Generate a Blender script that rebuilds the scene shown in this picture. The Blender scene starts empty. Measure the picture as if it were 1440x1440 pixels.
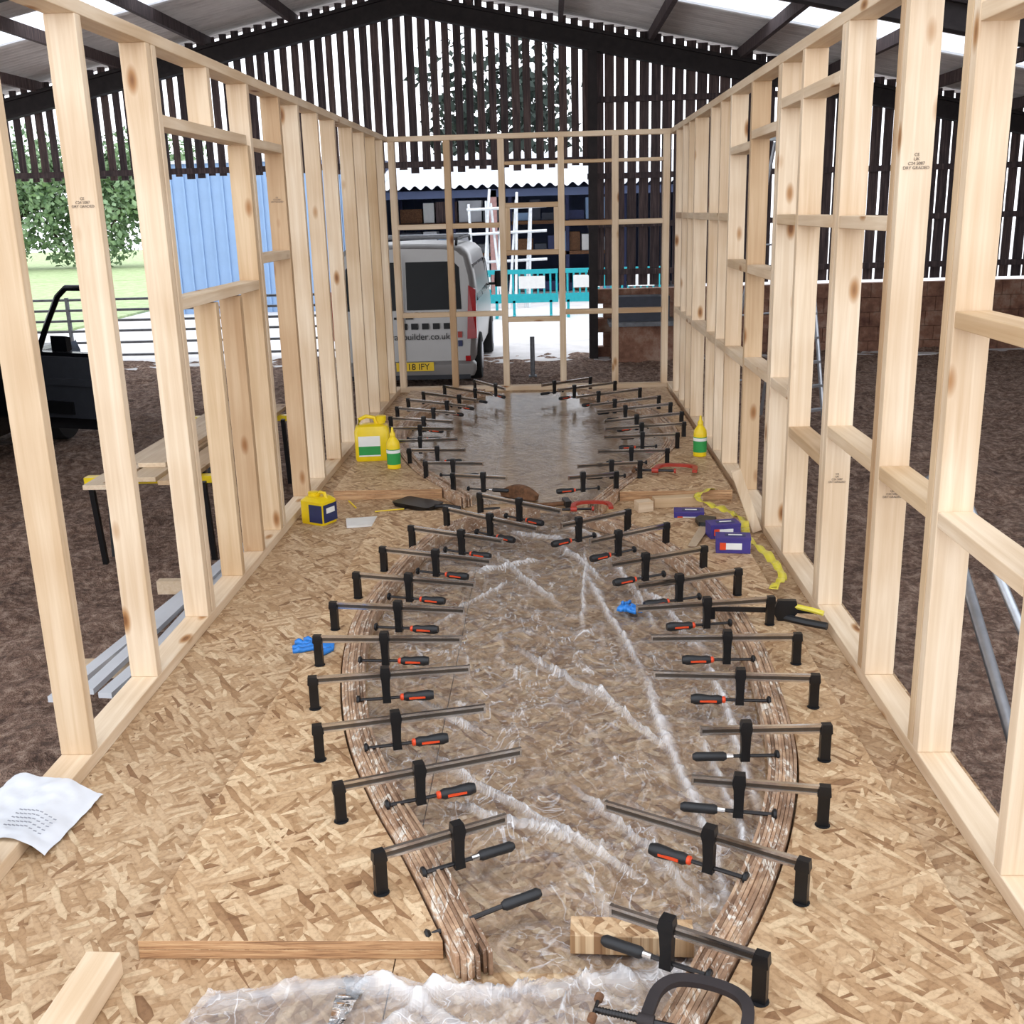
import bpy, math, random
from mathutils import Vector, Matrix, noise
random.seed(7)
scn=bpy.context.scene
COL=scn.collection

# ---------------------------------------------------------------- materials
def lin(c):
    return tuple((x/255/12.92 if x/255<=.04045 else ((x/255+.055)/1.055)**2.4) for x in c)+(1,)
class NT:
    def __init__(s,name):
        s.m=bpy.data.materials.new(name); s.m.use_nodes=True
        s.t=s.m.node_tree; s.n=s.t.nodes; s.b=s.n["Principled BSDF"]; s.out=s.n["Material Output"]
    def l(s,a,b): s.t.links.new(a,b)
    def coord(s,scale=(1,1,1),rot=(0,0,0),loc=(0,0,0),src="Object"):
        if not hasattr(s,"tc"): s.tc=s.n.new("ShaderNodeTexCoord")
        mp=s.n.new("ShaderNodeMapping"); mp.inputs["Scale"].default_value=scale
        mp.inputs["Rotation"].default_value=rot; mp.inputs["Location"].default_value=loc
        s.l(s.tc.outputs[src],mp.inputs[0]); return mp.outputs[0]
    def noise(s,vec,scale=1,detail=4,rough=.5,dist=0,dim='3D'):
        n=s.n.new("ShaderNodeTexNoise"); n.noise_dimensions=dim; n.inputs["Scale"].default_value=scale
        n.inputs["Detail"].default_value=detail; n.inputs["Roughness"].default_value=rough
        n.inputs["Distortion"].default_value=dist
        s.l(vec,n.inputs["Vector"]); return n.outputs[0]
    def vor(s,vec,scale=1,feature='F1',dim='3D'):
        n=s.n.new("ShaderNodeTexVoronoi"); n.voronoi_dimensions=dim; n.feature=feature; n.inputs["Scale"].default_value=scale
        s.l(vec,n.inputs["Vector"]); return n
    def ramp(s,fac,stops,interp='LINEAR'):
        n=s.n.new("ShaderNodeValToRGB"); n.color_ramp.interpolation=interp
        e=n.color_ramp.elements
        while len(e)<len(stops): e.new(.5)
        for i,(p,c) in enumerate(stops):
            e[i].position=p; e[i].color=c if len(c)==4 else lin(c)
        s.l(fac,n.inputs[0]); return n.outputs[0]
    def mix(s,fac,a,b,bt='MIX'):
        n=s.n.new("ShaderNodeMix"); n.data_type='RGBA'; n.blend_type=bt
        for sock,v in ((n.inputs[0],fac),(n.inputs[6],a),(n.inputs[7],b)):
            if isinstance(v,(int,float)): sock.default_value=v
            elif isinstance(v,tuple): sock.default_value=v
            else: s.l(v,sock)
        return n.outputs[2]
    def math(s,op,a,b=0.,clamp=False):
        n=s.n.new("ShaderNodeMath"); n.operation=op; n.use_clamp=clamp
        for sock,v in ((n.inputs[0],a),(n.inputs[1],b)):
            if isinstance(v,(int,float)): sock.default_value=v
            else: s.l(v,sock)
        return n.outputs[0]
    def bump(s,h,strength=.3,dist=.01):
        n=s.n.new("ShaderNodeBump"); n.inputs["Strength"].default_value=strength
        n.inputs["Distance"].default_value=dist; s.l(h,n.inputs["Height"])
        s.l(n.outputs[0],s.b.inputs["Normal"])
    def base(s,c):
        if isinstance(c,tuple): s.b.inputs["Base Color"].default_value=c
        else: s.l(c,s.b.inputs["Base Color"])
    def set(s,rough=.5,metal=0,spec=.5):
        s.b.inputs["Roughness"].default_value=rough; s.b.inputs["Metallic"].default_value=metal
        s.b.inputs["Specular IOR Level"].default_value=spec

def simple(name,rgb,rough=.5,metal=0,var=.12,scale=12,bump=0,spec=.5):
    t=NT(name); t.set(rough,metal,spec)
    c=lin(rgb); d=tuple(x*(1-var*2) for x in c[:3])+(1,)
    nz=t.noise(t.coord(),scale,3,.6)
    t.base(t.ramp(nz,[(.3,d),(.7,c)]))
    if bump: t.bump(nz,bump,.01)
    return t.m

def osb(name,tint=(1,1,1),rough=.52):
    t=NT(name); t.set(rough)
    pal=[(0,(138,102,70)),(.10,(166,132,96)),(.32,(187,155,118)),(.7,(201,172,137)),(1,(219,195,160))]
    col=None
    layers=[(0.15,10,52,0),(1.9,11,58,.0),(2.65,10,50,.45),(1.15,12,60,.5),(.45,11,54,.58),(2.2,12,60,.64)]
    for i,(ang,sx,sy,th) in enumerate(layers):
        v=t.coord((1/sx,1/sy,1),(0,0,ang),(i*3.7,i*5.1,0)); v.node.vector_type='TEXTURE'
        vo=t.vor(v,dim='2D'); sp=t.n.new("ShaderNodeSeparateColor"); t.l(vo.outputs["Color"],sp.inputs[0])
        c=t.ramp(sp.outputs[0],pal)
        edge=t.ramp(vo.outputs["Distance"],[(.0,(1,1,1,1)),(.5,(1,1,1,1)),(.75,(.76,.71,.65,1))])
        c=t.mix(1,c,edge,'MULTIPLY')
        if col is None: col=c
        else: col=t.mix(t.math('GREATER_THAN',sp.outputs[1],th),col,c)
    big=t.noise(t.coord(),1.3,3,dim='2D')
    col=t.mix(1,col,t.ramp(big,[(.3,(.86*tint[0],.83*tint[1],.80*tint[2],1)),(.7,tint+(1,))]),'MULTIPLY')
    fine=t.noise(t.coord(),70,3,.7,dim='2D')
    col=t.mix(1,col,t.ramp(fine,[(.3,(.78,.75,.72,1)),(.55,(1,1,1,1))]),'MULTIPLY')
    t.base(col); t.bump(fine,.25,.002)
    return t.m

def pine(name,axis,a=(232,214,189),b=(211,186,154)):
    t=NT(name); t.set(.6)
    sc=[34,34,34]; sc[axis]=1.3
    at=t.n.new("ShaderNodeAttribute"); at.attribute_name="rnd"
    vec=t.coord(tuple(sc)); ad=t.n.new("ShaderNodeVectorMath"); ad.operation='ADD'
    t.l(vec,ad.inputs[0])
    cx=t.n.new("ShaderNodeVectorMath"); cx.operation='SCALE'; cx.inputs[0].default_value=(37,19,53)
    t.l(at.outputs["Fac"],cx.inputs["Scale"]); t.l(cx.outputs[0],ad.inputs[1])
    g=t.noise(ad.outputs[0],1,4,.6,.6)
    col=t.ramp(g,[(.28,b),(.5,tuple((x+y)/2 for x,y in zip(a,b))),(.7,a)])
    tone=t.ramp(at.outputs["Fac"],[(0,(.66,.54,.42,1)),(.12,(.84,.76,.64,1)),(.4,(1,1,1,1)),(1,(1.0,.98,.95,1))])
    col=t.mix(1,col,tone,'MULTIPLY')
    bl=t.noise(t.coord((2,2,2)),1,2)
    col=t.mix(1,col,t.ramp(bl,[(.35,(.86,.80,.73,1)),(.6,(1,1,1,1))]),'MULTIPLY')
    ks=[7,7,7]; ks[axis]=2.9
    kv=t.vor(t.coord(tuple(ks),(0,0,0),(1.3,2.1,.4)))
    ring=t.ramp(kv.outputs["Distance"],[(.05,(.30,.15,.06,1)),(.10,(.60,.40,.23,1)),(.18,(1,1,1,1))])
    sp=t.n.new("ShaderNodeSeparateColor"); t.l(kv.outputs["Color"],sp.inputs[0])
    km=t.math('GREATER_THAN',sp.outputs[0],.25)
    col=t.mix(km,col,t.mix(1,col,ring,'MULTIPLY'))
    t.base(col)
    return t.m

M={}
M['osb']=osb("osb_board")
M['osb2']=osb("osb_template_board",tint=(1.04,1.02,.99))
M['pz']=pine("pine_vertical",2); M['py']=pine("pine_lengthwise",1); M['px']=pine("pine_crosswise",0)
t=NT("osb_edge"); t.set(.8)
n1=t.noise(t.coord((5,5,90)),1,5,.7,.5); t.base(t.ramp(n1,[(.3,(110,76,50)),(.5,(178,136,96)),(.7,(212,176,132))])); t.bump(n1,.4,.004); M['osbedge']=t.m
t=NT("laminated_strip"); t.set(.42)
at=t.n.new("ShaderNodeAttribute"); at.attribute_name="rnd"
n1=t.noise(t.coord((14,14,14)),1,4,.7); n2=t.noise(t.coord((46,14,46),(0,0,0),(4,2,1)),1,4,.7,1.2)
c=t.ramp(n1,[(.3,(128,98,76)),(.5,(166,134,108)),(.7,(198,170,140))])
tone=t.ramp(at.outputs["Fac"],[(0,(.52,.46,.42,1)),(.5,(1,1,1,1)),(1,(1.15,1.12,1.08,1))])
c=t.mix(1,c,tone,'MULTIPLY')
gm=t.ramp(n2,[(.54,(0,0,0,1)),(.64,(1,1,1,1))]); c=t.mix(gm,c,lin((222,214,200)))
t.base(c); t.bump(n2,.3,.004); M['lam']=t.m
M['black']=simple("black_iron",(24,24,26),.38,.3,.1,20)
M['steel']=simple("bright_steel",(214,212,210),.16,1,.06,30)
M['darksteel']=simple("bar_groove_steel",(104,98,92),.3,.9,.1,30)
M['screw']=simple("screw_steel",(60,58,58),.35,.8)
M['orange']=simple("orange_grip",(232,76,30),.45)
M['grip']=simple("black_grip",(26,26,28),.5)
M['red']=simple("red_paint",(176,58,42),.4)
M['yellow']=simple("yellow_plastic",(238,206,20),.3,0,.06)
M['green']=simple("green_label",(40,150,70),.45,0,.05)
M['white']=simple("white_label",(232,232,228),.5,0,.04)
M['navy']=simple("navy_label",(34,44,92),.45)
M['purple']=simple("screw_box_card",(66,54,132),.5)
M['blueg']=simple("nitrile_blue",(44,130,215),.4)
M['paper']=simple("white_poly_mailer",(222,224,228),.35,0,.05)
M['greyink']=simple("grey_print",(150,152,160),.6)
M['tape']=simple("yellow_tape",(226,210,70),.3,0,.1)
M['bark']=simple("weathered_timber",(128,88,58),.8,0,.3,30,.4)
M['alu']=simple("aluminium",(190,194,200),.35,.8)
M['galv']=simple("galvanised_steel",(120,122,126),.5,.4,.2)
M['vanp']=simple("silver_van_paint",(150,147,144),.3,.3,.03,3)
M['glass']=simple("dark_glass",(8,9,11),.2,0,.02,12,0,.12)
M['tyre']=simple("tyre_rubber",(24,24,25),.8)
M['redl']=simple("tail_light",(170,20,24),.15)
M['yplate']=simple("yellow_number_plate",(244,204,40),.4,0,.03)
M['ink']=simple("black_ink",(18,18,20),.6)
M['stamp']=simple("faded_stamp_ink",(110,98,88),.7)
M['blackcar']=simple("black_car_paint",(14,15,18),.25,.2,.03,3,0,.3)
M['seat']=simple("car_trim",(40,42,48),.6)
M['rail']=simple("steel_truss",(50,42,42),.7,.2,.25,8,.2)
M['teal']=simple("teal_barrier",(30,172,182),.5,0,.08)
M['pinkpost']=simple("primer_post",(170,130,125),.7)
M['scaff']=simple("scaffold_tube",(222,224,226),.4,.2)
M['fly']=simple("dark_metal_box",(60,64,76),.6)
t=NT("weathered_barn_board"); t.set(.85)
at=t.n.new("ShaderNodeAttribute"); at.attribute_name="rnd"
g=t.noise(t.coord((30,30,2)),1,4,.65)
c=t.ramp(g,[(.3,(58,49,51)),(.55,(94,81,79)),(.75,(126,110,104))])
c=t.mix(1,c,t.ramp(at.outputs["Fac"],[(0,(.6,.6,.68,1)),(1,(1.2,1.08,1.04,1))]),'MULTIPLY'); t.base(c); M['board']=t.m
t=NT("fibre_cement_roof"); t.set(.85)
g=t.noise(t.coord((1.2,5,1)),1,5,.7); t.base(t.ramp(g,[(.3,(206,200,196)),(.55,(234,229,225)),(.75,(242,238,234))])); M['roof']=t.m
t=NT("rooflight_sheet")
tr=t.n.new("ShaderNodeBsdfTranslucent"); tr.inputs[0].default_value=(.95,.97,1,1)
tp=t.n.new("ShaderNodeBsdfTransparent"); mx=t.n.new("ShaderNodeMixShader"); mx.inputs[0].default_value=.6
t.l(tr.outputs[0],mx.inputs[1]); t.l(tp.outputs[0],mx.inputs[2]); t.l(mx.outputs[0],t.out.inputs[0]); M['skyl']=t.m
t=NT("trodden_soil"); t.set(.9)
g=t.noise(t.coord(),2.6,5,.72,dim='2D'); g2=t.noise(t.coord(),13,5,.8,dim='2D')
c=t.ramp(g,[(.3,(104,78,64)),(.5,(152,118,98)),(.68,(188,158,138))])
c=t.mix(.6,c,t.ramp(g2,[(.36,(56,42,34)),(.5,(144,112,94)),(.64,(216,188,166))])); t.base(c); t.bump(g2,1,.08); M['soil']=t.m
t=NT("yard_concrete"); t.set(.8); g=t.noise(t.coord(),1.2,5,.7); t.base(t.ramp(g,[(.3,(200,196,192)),(.7,(236,232,230))])); M['yard']=t.m
t=NT("meadow_grass"); t.set(.9); g=t.noise(t.coord(),3,5,.7); t.base(t.ramp(g,[(.3,(138,160,102)),(.7,(196,208,160))])); M['grass']=t.m
t=NT("tree_leaves"); t.set(.8); g=t.noise(t.coord(),1.5,2,.6); t.base(t.ramp(g,[(.3,(84,112,78)),(.7,(158,182,140))])); M['leaf']=t.m
M['darkleaf']=simple("dark_tree_leaves",(46,60,52),.8,0,.2,2)
M['trunk']=simple("tree_trunk",(70,58,46),.9)
M['blueshed']=simple("blue_cladding",(140,170,206),.5,0,.06,2)
M['greyclad']=simple("dark_cladding",(60,72,104),.6,0,.1,2)
M['whiteclad']=simple("pale_roof_sheet",(214,216,220),.6,0,.08,2)
t=NT("rusty_blockwork"); t.set(.9); g=t.noise(t.coord(),2.4,6,.7); t.base(t.ramp(g,[(.3,(88,56,46)),(.5,(140,100,80)),(.7,(176,150,132))])); M['block']=t.m
# polythene: clear film; multi-layer folds are milkier, fine white lines paint in crease highlights
def poly(name,haze0,haze1,bumpstr,ior,rough,tint=(.98,.98,.98,1)):
    t=NT(name)
    at=t.n.new("ShaderNodeAttribute"); at.attribute_name="rnd"
    g=t.noise(t.coord((1,.55,1),(0,0,.25)),7,3,.6,.5,dim='2D'); g2=t.noise(t.coord((.6,1.2,1),(0,0,.5)),17,2,.5,.4,dim='2D')
    l1=t.ramp(g,[(.48,(0,0,0,1)),(.50,(1,1,1,1)),(.508,(0,0,0,1))]); l2=t.ramp(g2,[(.485,(0,0,0,1)),(.50,(.8,.8,.8,1)),(.508,(0,0,0,1))])
    msk=t.ramp(t.noise(t.coord(),3.1,2,dim='2D'),[(.36,(.10,.10,.10,1)),(.60,(1,1,1,1))])
    ln=t.mix(1,t.mix(1,l1,l2,'ADD'),msk,'MULTIPLY')
    h=t.math('ADD',t.math('MULTIPLY',ln,haze1),haze0)
    h=t.math('ADD',h,t.math('MULTIPLY',at.outputs["Fac"],.75),True)
    bp=t.n.new("ShaderNodeBump"); bp.inputs["Strength"].default_value=bumpstr; bp.inputs["Distance"].default_value=.02; t.l(g,bp.inputs["Height"])
    tp=t.n.new("ShaderNodeBsdfTransparent"); tp.inputs[0].default_value=tint
    gl=t.n.new("ShaderNodeBsdfGlossy"); gl.inputs["Roughness"].default_value=rough; gl.inputs[0].default_value=(1,1,1,1); t.l(bp.outputs[0],gl.inputs["Normal"])
    df=t.n.new("ShaderNodeBsdfDiffuse"); df.inputs[0].default_value=(.95,.95,.96,1)
    m1=t.n.new("ShaderNodeMixShader"); t.l(tp.outputs[0],m1.inputs[1]); t.l(df.outputs[0],m1.inputs[2]); t.l(h,m1.inputs[0])
    m2=t.n.new("ShaderNodeMixShader"); fr=t.n.new("ShaderNodeFresnel"); fr.inputs[0].default_value=ior; t.l(bp.outputs[0],fr.inputs["Normal"])
    t.l(fr.outputs[0],m2.inputs[0]); t.l(m1.outputs[0],m2.inputs[1]); t.l(gl.outputs[0],m2.inputs[2]); t.l(m2.outputs[0],t.out.inputs[0])
    return t.m
M['poly']=poly("clear_polythene",.03,.34,.8,1.5,.09)
M['polyflat']=poly("flat_polythene",.02,.03,.10,1.28,.20,(.99,.975,.90,1))

# ---------------------------------------------------------------- mesh builder
class MB:
    def __init__(s): s.v=[];s.f=[];s.m=[];s.r=[];s.mats=[]
    def mi(s,k):
        if k not in s.mats: s.mats.append(k)
        return s.mats.index(k)
    def face(s,idx,k,r=.5): s.f.append(idx); s.m.append(s.mi(k)); s.r.append(r)
    def box(s,c,size,k,rot=None,r=None):
        r=random.random() if r is None else r
        b=len(s.v); c=Vector(c)
        for i in range(8):
            p=Vector(((i&1)-.5,((i>>1)&1)-.5,((i>>2)&1)-.5)); p=Vector((p.x*size[0],p.y*size[1],p.z*size[2]))
            if rot: p=rot@p
            s.v.append(c+p)
        for q in ((0,2,3,1),(4,5,7,6),(0,1,5,4),(2,6,7,3),(0,4,6,2),(1,3,7,5)): s.face([b+j for j in q],k,r)
    def bb(s,x0,x1,y0,y1,z0,z1,k,r=None): s.box(((x0+x1)/2,(y0+y1)/2,(z0+z1)/2),(abs(x1-x0),abs(y1-y0),abs(z1-z0)),k,None,r)
    def ring(s,pts):
        b=len(s.v); s.v+= [Vector(p) for p in pts]; return list(range(b,b+len(pts)))
    def loft(s,rings,k,cap=True,r=.5,closed=True):
        R=[s.ring(x) for x in rings]
        for a,b in zip(R,R[1:]):
            n=len(a)
            for i in range(n if closed else n-1): s.face([a[i],a[(i+1)%n],b[(i+1)%n],b[i]],k,r)
        if cap: s.face(R[0][::-1],k,r); s.face(R[-1],k,r)
        return R
    def cyl(s,p0,p1,r0,k,seg=12,r1=None,cap=True,rn=.5):
        p0=Vector(p0);p1=Vector(p1); d=(p1-p0).normalized()
        u=d.cross(Vector((0,0,1)) if abs(d.z)<.9 else Vector((1,0,0))).normalized(); w=d.cross(u)
        r1=r0 if r1 is None else r1
        s.loft([[p+(u*math.cos(2*math.pi*i/seg)+w*math.sin(2*math.pi*i/seg))*r for i in range(seg)] for p,r in ((p0,r0),(p1,r1))],k,cap,rn)
    def turn(s,base,prof,k,seg=20,axis=Vector((0,0,1)),r=.5):
        base=Vector(base); d=axis.normalized()
        u=d.cross(Vector((0,0,1)) if abs(d.z)<.9 else Vector((1,0,0))).normalized(); w=d.cross(u)
        s.loft([[base+d*h+(u*math.cos(2*math.pi*i/seg)+w*math.sin(2*math.pi*i/seg))*rr for i in range(seg)] for rr,h in prof],k,True,r)
    def tube(s,path,rad,k,seg=8,r=.5):
        path=[Vector(p) for p in path]; rings=[]
        for i,p in enumerate(path):
            d=(path[min(i+1,len(path)-1)]-path[max(i-1,0)]).normalized()
            u=d.cross(Vector((0,0,1)) if abs(d.z)<.95 else Vector((1,0,0))).normalized(); w=d.cross(u)
            rings.append([p+(u*math.cos(2*math.pi*j/seg)+w*math.sin(2*math.pi*j/seg))*rad for j in range(seg)])
        s.loft(rings,k,True,r)
    def prism(s,poly,z0,z1,k,kside=None,r=.5):
        a=s.ring([(x,y,z0) for x,y in poly]); b=s.ring([(x,y,z1) for x,y in poly]); n=len(poly)
        s.face(b,k,r); s.face(a[::-1],k,r)
        for i in range(n): s.face([a[i],a[(i+1)%n],b[(i+1)%n],b[i]],kside or k,r)
    def obj(s,name,parent=None,smooth=False,bevel=0,loc=None,rotz=0,autos=False,recalc=True):
        me=bpy.data.meshes.new(name); me.from_pydata([tuple(v) for v in s.v],[],s.f)
        for k in s.mats: me.materials.append(M[k])
        me.polygons.foreach_set("material_index",s.m)
        at=me.attributes.new("rnd",'FLOAT','FACE'); at.data.foreach_set("value",s.r)
        if smooth: me.polygons.foreach_set("use_smooth",[True]*len(s.f))
        me.update()
        if recalc:
            import bmesh
            bm=bmesh.new(); bm.from_mesh(me); bmesh.ops.recalc_face_normals(bm,faces=bm.faces); bm.to_mesh(me); bm.free()
        if smooth and autos:
            me.set_sharp_from_angle(angle=math.radians(autos))
        o=bpy.data.objects.new(name,me); COL.objects.link(o)
        if bevel:
            m=o.modifiers.new("bevel",'BEVEL'); m.width=bevel; m.segments=2; m.limit_method='ANGLE'; m.angle_limit=math.radians(40)
        if parent: o.parent=parent
        if loc: o.location=loc
        o.rotation_euler[2]=rotz
        return o
def empty(name,loc=(0,0,0),rotz=0):
    o=bpy.data.objects.new(name,None); COL.objects.link(o); o.location=loc; o.rotation_euler[2]=rotz; o.empty_display_size=.1; return o
def text(body,size,loc,rot,parent,name,k='ink',ext=.0008):
    cu=bpy.data.curves.new(name,'FONT'); cu.body=body; cu.size=size; cu.extrude=ext; cu.align_x='CENTER'
    cu.materials.append(M[k]); o=bpy.data.objects.new(name,cu); COL.objects.link(o); o.location=loc; o.rotation_euler=rot
    if parent: o.parent=parent
    return o
def catmull(pts,n=8):
    P=[Vector((p[0],p[1],0)) for p in pts]; P=[P[0]*2-P[1]]+P+[P[-1]*2-P[-2]]; o=[]
    for i in range(1,len(P)-2):
        for j in range(n):
            t=j/n; a,b,c,d=P[i-1],P[i],P[i+1],P[i+2]
            o.append(.5*((2*b)+(c-a)*t+(2*a-5*b+4*c-d)*t*t+(3*b-3*c+d-a)*t**3))
    o.append(P[-2]); return o

# ---------------------------------------------------------------- floor deck, trailer, walls
XL,XR,YF,H=-1.46,1.08,10.1,2.32
DW=.10; T=.045
b=MB(); ys=[-1.0,1.44,3.88,6.32,8.76,10.25]
for a,c in zip(ys,ys[1:]):
    b.bb(-1.60,-.385,a+.0015,c-.0015,-.022,0,'osb'); b.bb(-.382,.832,a+.0015,c-.0015,-.022,0,'osb'); b.bb(.835,1.22,a+.0015,c-.0015,-.022,0,'osb')
b.obj("floor")
b=MB()
for x in (-1.5,-.9,.5,1.1): b.bb(x-.03,x+.03,-1,10.2,-.20,-.022,'rail')
for y in [i*.8-.9 for i in range(14)]: b.bb(-1.58,1.2,y,y+.05,-.14,-.03,'rail')
for x in (-1.35,1.0):
    for y in (4.6,5.5): b.cyl((x-.1,y,-.42),(x+.1,y,-.42),.27,'tyre',24); b.cyl((x-.11,y,-.42),(x+.11,y,-.42),.14,'galv',16)
for y in (4.6,5.5): b.cyl((-1.35,y,-.42),(1.0,y,-.42),.04,'rail')
for y in (4.2,5.05,5.95):
    b.bb(-1.0,-.8,y-.03,y+.03,-.45,-.2,'rail'); b.bb(.45,.65,y-.03,y+.03,-.45,-.2,'rail')
for x in (-1.4,1.0):
    for y in (.2,9.9): b.bb(x-.04,x+.04,y-.04,y+.04,-.72,-.2,'rail')
b.obj("trailer_chassis")

def stud(b,side,y,z0=T,z1=H-T,w=T,r=None):
    x0,x1=(XL-DW,XL) if side<0 else (XR,XR+DW)
    b.bb(x0,x1,y,y+w,z0,z1,'pz',r)
def nog(b,side,y0,y1,z,t=T,d=DW):
    x0,x1=(XL-d,XL) if side<0 else (XR,XR+d)
    b.bb(x0+.001,x1-.001,y0,y1,z-t,z,'py')
b=MB()
b.bb(XL-DW,XL,-.9,YF+.1,0,T,'py',.8); b.bb(XL-DW,XL,2.2,6.6,H-T,H,'py',.7); b.bb(XL-DW,XL,6.6,YF+.1,H-T,H,'py',.4)
for y in (2.34,2.96,3.54,6.55,7.09,7.64,8.3,8.84,9.37,9.8): stud(b,-1,y)
stud(b,-1,6.1,r=.03)
stud(b,-1,4.14,r=.9);stud(b,-1,4.20);stud(b,-1,5.40,T,1.99);stud(b,-1,5.47)
stud(b,-1,4.66,T,1.30,r=.13);stud(b,-1,5.03,T,1.30)
nog(b,-1,4.245,5.40,2.035); nog(b,-1,4.245,5.40,1.35)
nog(b,-1,5.515,6.1,1.47); nog(b,-1,5.515,6.1,2.03)
b.bb(XL-DW,XL,4.85,4.895,2.035,H-T,'pz')
wl=b.obj("wall_left",bevel=.003)
b=MB()
b.bb(XR,XR+DW,-.9,YF+.1,0,T,'py',.8); b.bb(XR,XR+DW,1.8,5.4,H-T,H,'py',.5); b.bb(XR,XR+DW,5.4,YF+.1,H-T,H,'py',.7)
for y in (1.75,2.32,2.94,3.50,4.24,4.88,5.33,5.38,6.08,6.76,7.15,7.58,8.39,8.75,9.13,9.6): stud(b,1,y)
stud(b,1,3.55); stud(b,1,4.19,T,H-T,.045); stud(b,1,2.99,T,H-T,r=.15)
for a,c,z in [(1.8,2.32,1.36),(2.37,2.94,1.36),(1.8,2.32,.80),(2.37,2.94,.80),(3.04,3.50,.80),(3.60,4.19,.80),(3.60,4.19,1.60),(4.29,4.88,1.60),(4.29,4.88,.66),(4.93,5.33,.82),(5.43,6.08,.82),(5.43,6.08,1.33),(6.13,6.76,.80),(6.81,7.15,.80),(7.2,7.58,.80),(7.63,8.39,.8),(8.44,8.75,.8),(8.8,9.13,.8),(9.18,9.6,.8),(4.93,5.33,1.60),(6.13,6.76,1.33),(6.81,7.15,1.6),(7.2,7.58,1.6),(7.63,8.39,1.6),(8.44,8.75,1.6),(8.8,9.13,1.6),(9.18,9.6,1.6),(5.43,6.08,2.03),(6.13,6.76,1.98),(4.29,5.33,2.12),(2.37,2.94,2.12),(1.8,2.32,2.12)]:
    nog(b,1,a,c,z)
wr=b.obj("wall_right",bevel=.003)
for (x,y,z,s) in [(XR+.05,3.499,1.78,.013),(XR+.05,3.499,.72,.010),(XR+.05,4.189,.6,.011)]:
    text("CE\nUK\nC24 5087\nDRY GRADED",s,(x,y-.0005,z),(math.pi/2,0,0),wr,"grade_stamp",'stamp',ext=.0002)
for (x,y,z,s) in [(XL-.05,3.539,1.72,.012),(XL-.05,6.099,1.75,.011)]:
    text("CE\nC24 5087\nDRY GRADED",s,(x,y-.0005,z),(math.pi/2,0,0),wl,"grade_stamp",'stamp',ext=.0002)
b=MB(); F0,F1=YF,YF+.09; w=.058
b.bb(XL,XR,F0,F1,0,T,'px'); b.bb(XL,XR,F0,F1,H-T,H,'px')
cols=[XL+w/2,-.93,-.44,.10,.59,XR-w/2]
for x in cols: b.bb(x-w/2,x+w/2,F0,F1,T,H-T,'pz')
for a,c in zip(cols,cols[1:]):
    mid=(a<-.3 and a>-.5)
    for z in ((1.55,.75) if not mid else (1.72,1.30,.69)):
        b.bb(a+w/2,c-w/2,F0+.002,F1-.002,z-T,z,'px')
    if mid:
        b.bb(a+w/2,a+w/2+.04,F0+.002,F1-.002,1.30,1.72-T,'pz'); b.bb(c-w/2-.04,c-w/2,F0+.002,F1-.002,1.30,1.72-T,'pz')
        b.bb(a+w/2,c-w/2,F0+.002,F1-.002,2.05,2.08,'px')
    elif a>-.1: b.bb(a+w/2,c-w/2,F0+.002,F1-.002,2.05,2.08,'px')
b.obj("wall_far",bevel=.003)

# ---------------------------------------------------------------- template boards + laminated ribs
paths={'nl':[(-.20,2.02),(-.25,2.14),(-.36,2.40),(-.49,2.68),(-.62,3.02),(-.71,3.38),(-.77,3.76),(-.79,4.12),(-.76,4.49),(-.69,4.95),(-.57,5.35),(-.34,5.62),(-.10,5.74)],
'nr':[(.12,1.60),(.22,1.78),(.33,1.99),(.46,2.25),(.58,2.56),(.67,2.91),(.71,3.30),(.73,3.72),(.71,4.17),(.64,4.63),(.52,5.01),(.36,5.33),(.14,5.58)],
'fl':[(-.52,5.95),(-.66,6.25),(-.87,6.68),(-1.07,7.35),(-1.17,8.0),(-1.15,8.65),(-1.0,9.28),(-.66,9.80)],
'fr':[(.22,5.75),(.36,6.12),(.54,6.57),(.78,7.2),(.87,7.85),(.79,8.6),(.58,9.17),(.27,9.62)]}
def rib(path,n=8,w=.0095,h=.066):
    P=catmull(path,8); b=MB()
    N=[]
    for i,p in enumerate(P):
        d=(P[min(i+1,len(P)-1)]-P[max(i-1,0)]).normalized(); N.append((Vector((-d.y,d.x,0)),d))
    for k in range(n):
        o=(k-(n-1)/2)*(w+.0007); dz=random.uniform(-.005,.005); e0=random.uniform(0,.05); rr=random.random()
        rings=[]
        for i,p in enumerate(P):
            nn,d=N[i]; q=p+nn*o
            if i==0: q=q+d*e0-d*.03
            zt=h+dz+.002*math.sin(i*.7+k*2)
            rings.append([(q.x-nn.x*w/2,q.y-nn.y*w/2,.004),(q.x+nn.x*w/2,q.y+nn.y*w/2,.004),(q.x+nn.x*w/2,q.y+nn.y*w/2,zt),(q.x-nn.x*w/2,q.y-nn.y*w/2,zt)])
        b.loft(rings,'lam',True,rr)
    return b.obj("laminated_timber_rib",bevel=.0015)
for k in paths: rib(paths[k])
def board(path,side,outer,y0,y1,th):
    P=[p for p in catmull(path,6)]; off=.047
    edge=[]
    for i,p in enumerate(P):
        d=(P[min(i+1,len(P)-1)]-P[max(i-1,0)]).normalized(); nn=Vector((-d.y,d.x,0))
        if nn.x*side<0: nn=-nn
        q=p+nn*off
        if y0<=q.y<=y1 : edge.append((q.x,q.y))
    poly=[(outer,y0)]
    poly+=[(edge[0][0],y0)]+edge+[(edge[-1][0],y1),(outer,y1)]
    b=MB(); b.prism(poly,.001,th/2,'osb2','osbedge'); b.prism(poly,th/2+.0005,th,'osb2','osbedge')
    return b.obj("template_board",bevel=.0015)
board(paths['nl'],-1,-.98,2.07,5.72,.05); board(paths['nr'],1,.93,1.55,5.5,.05)
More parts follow.
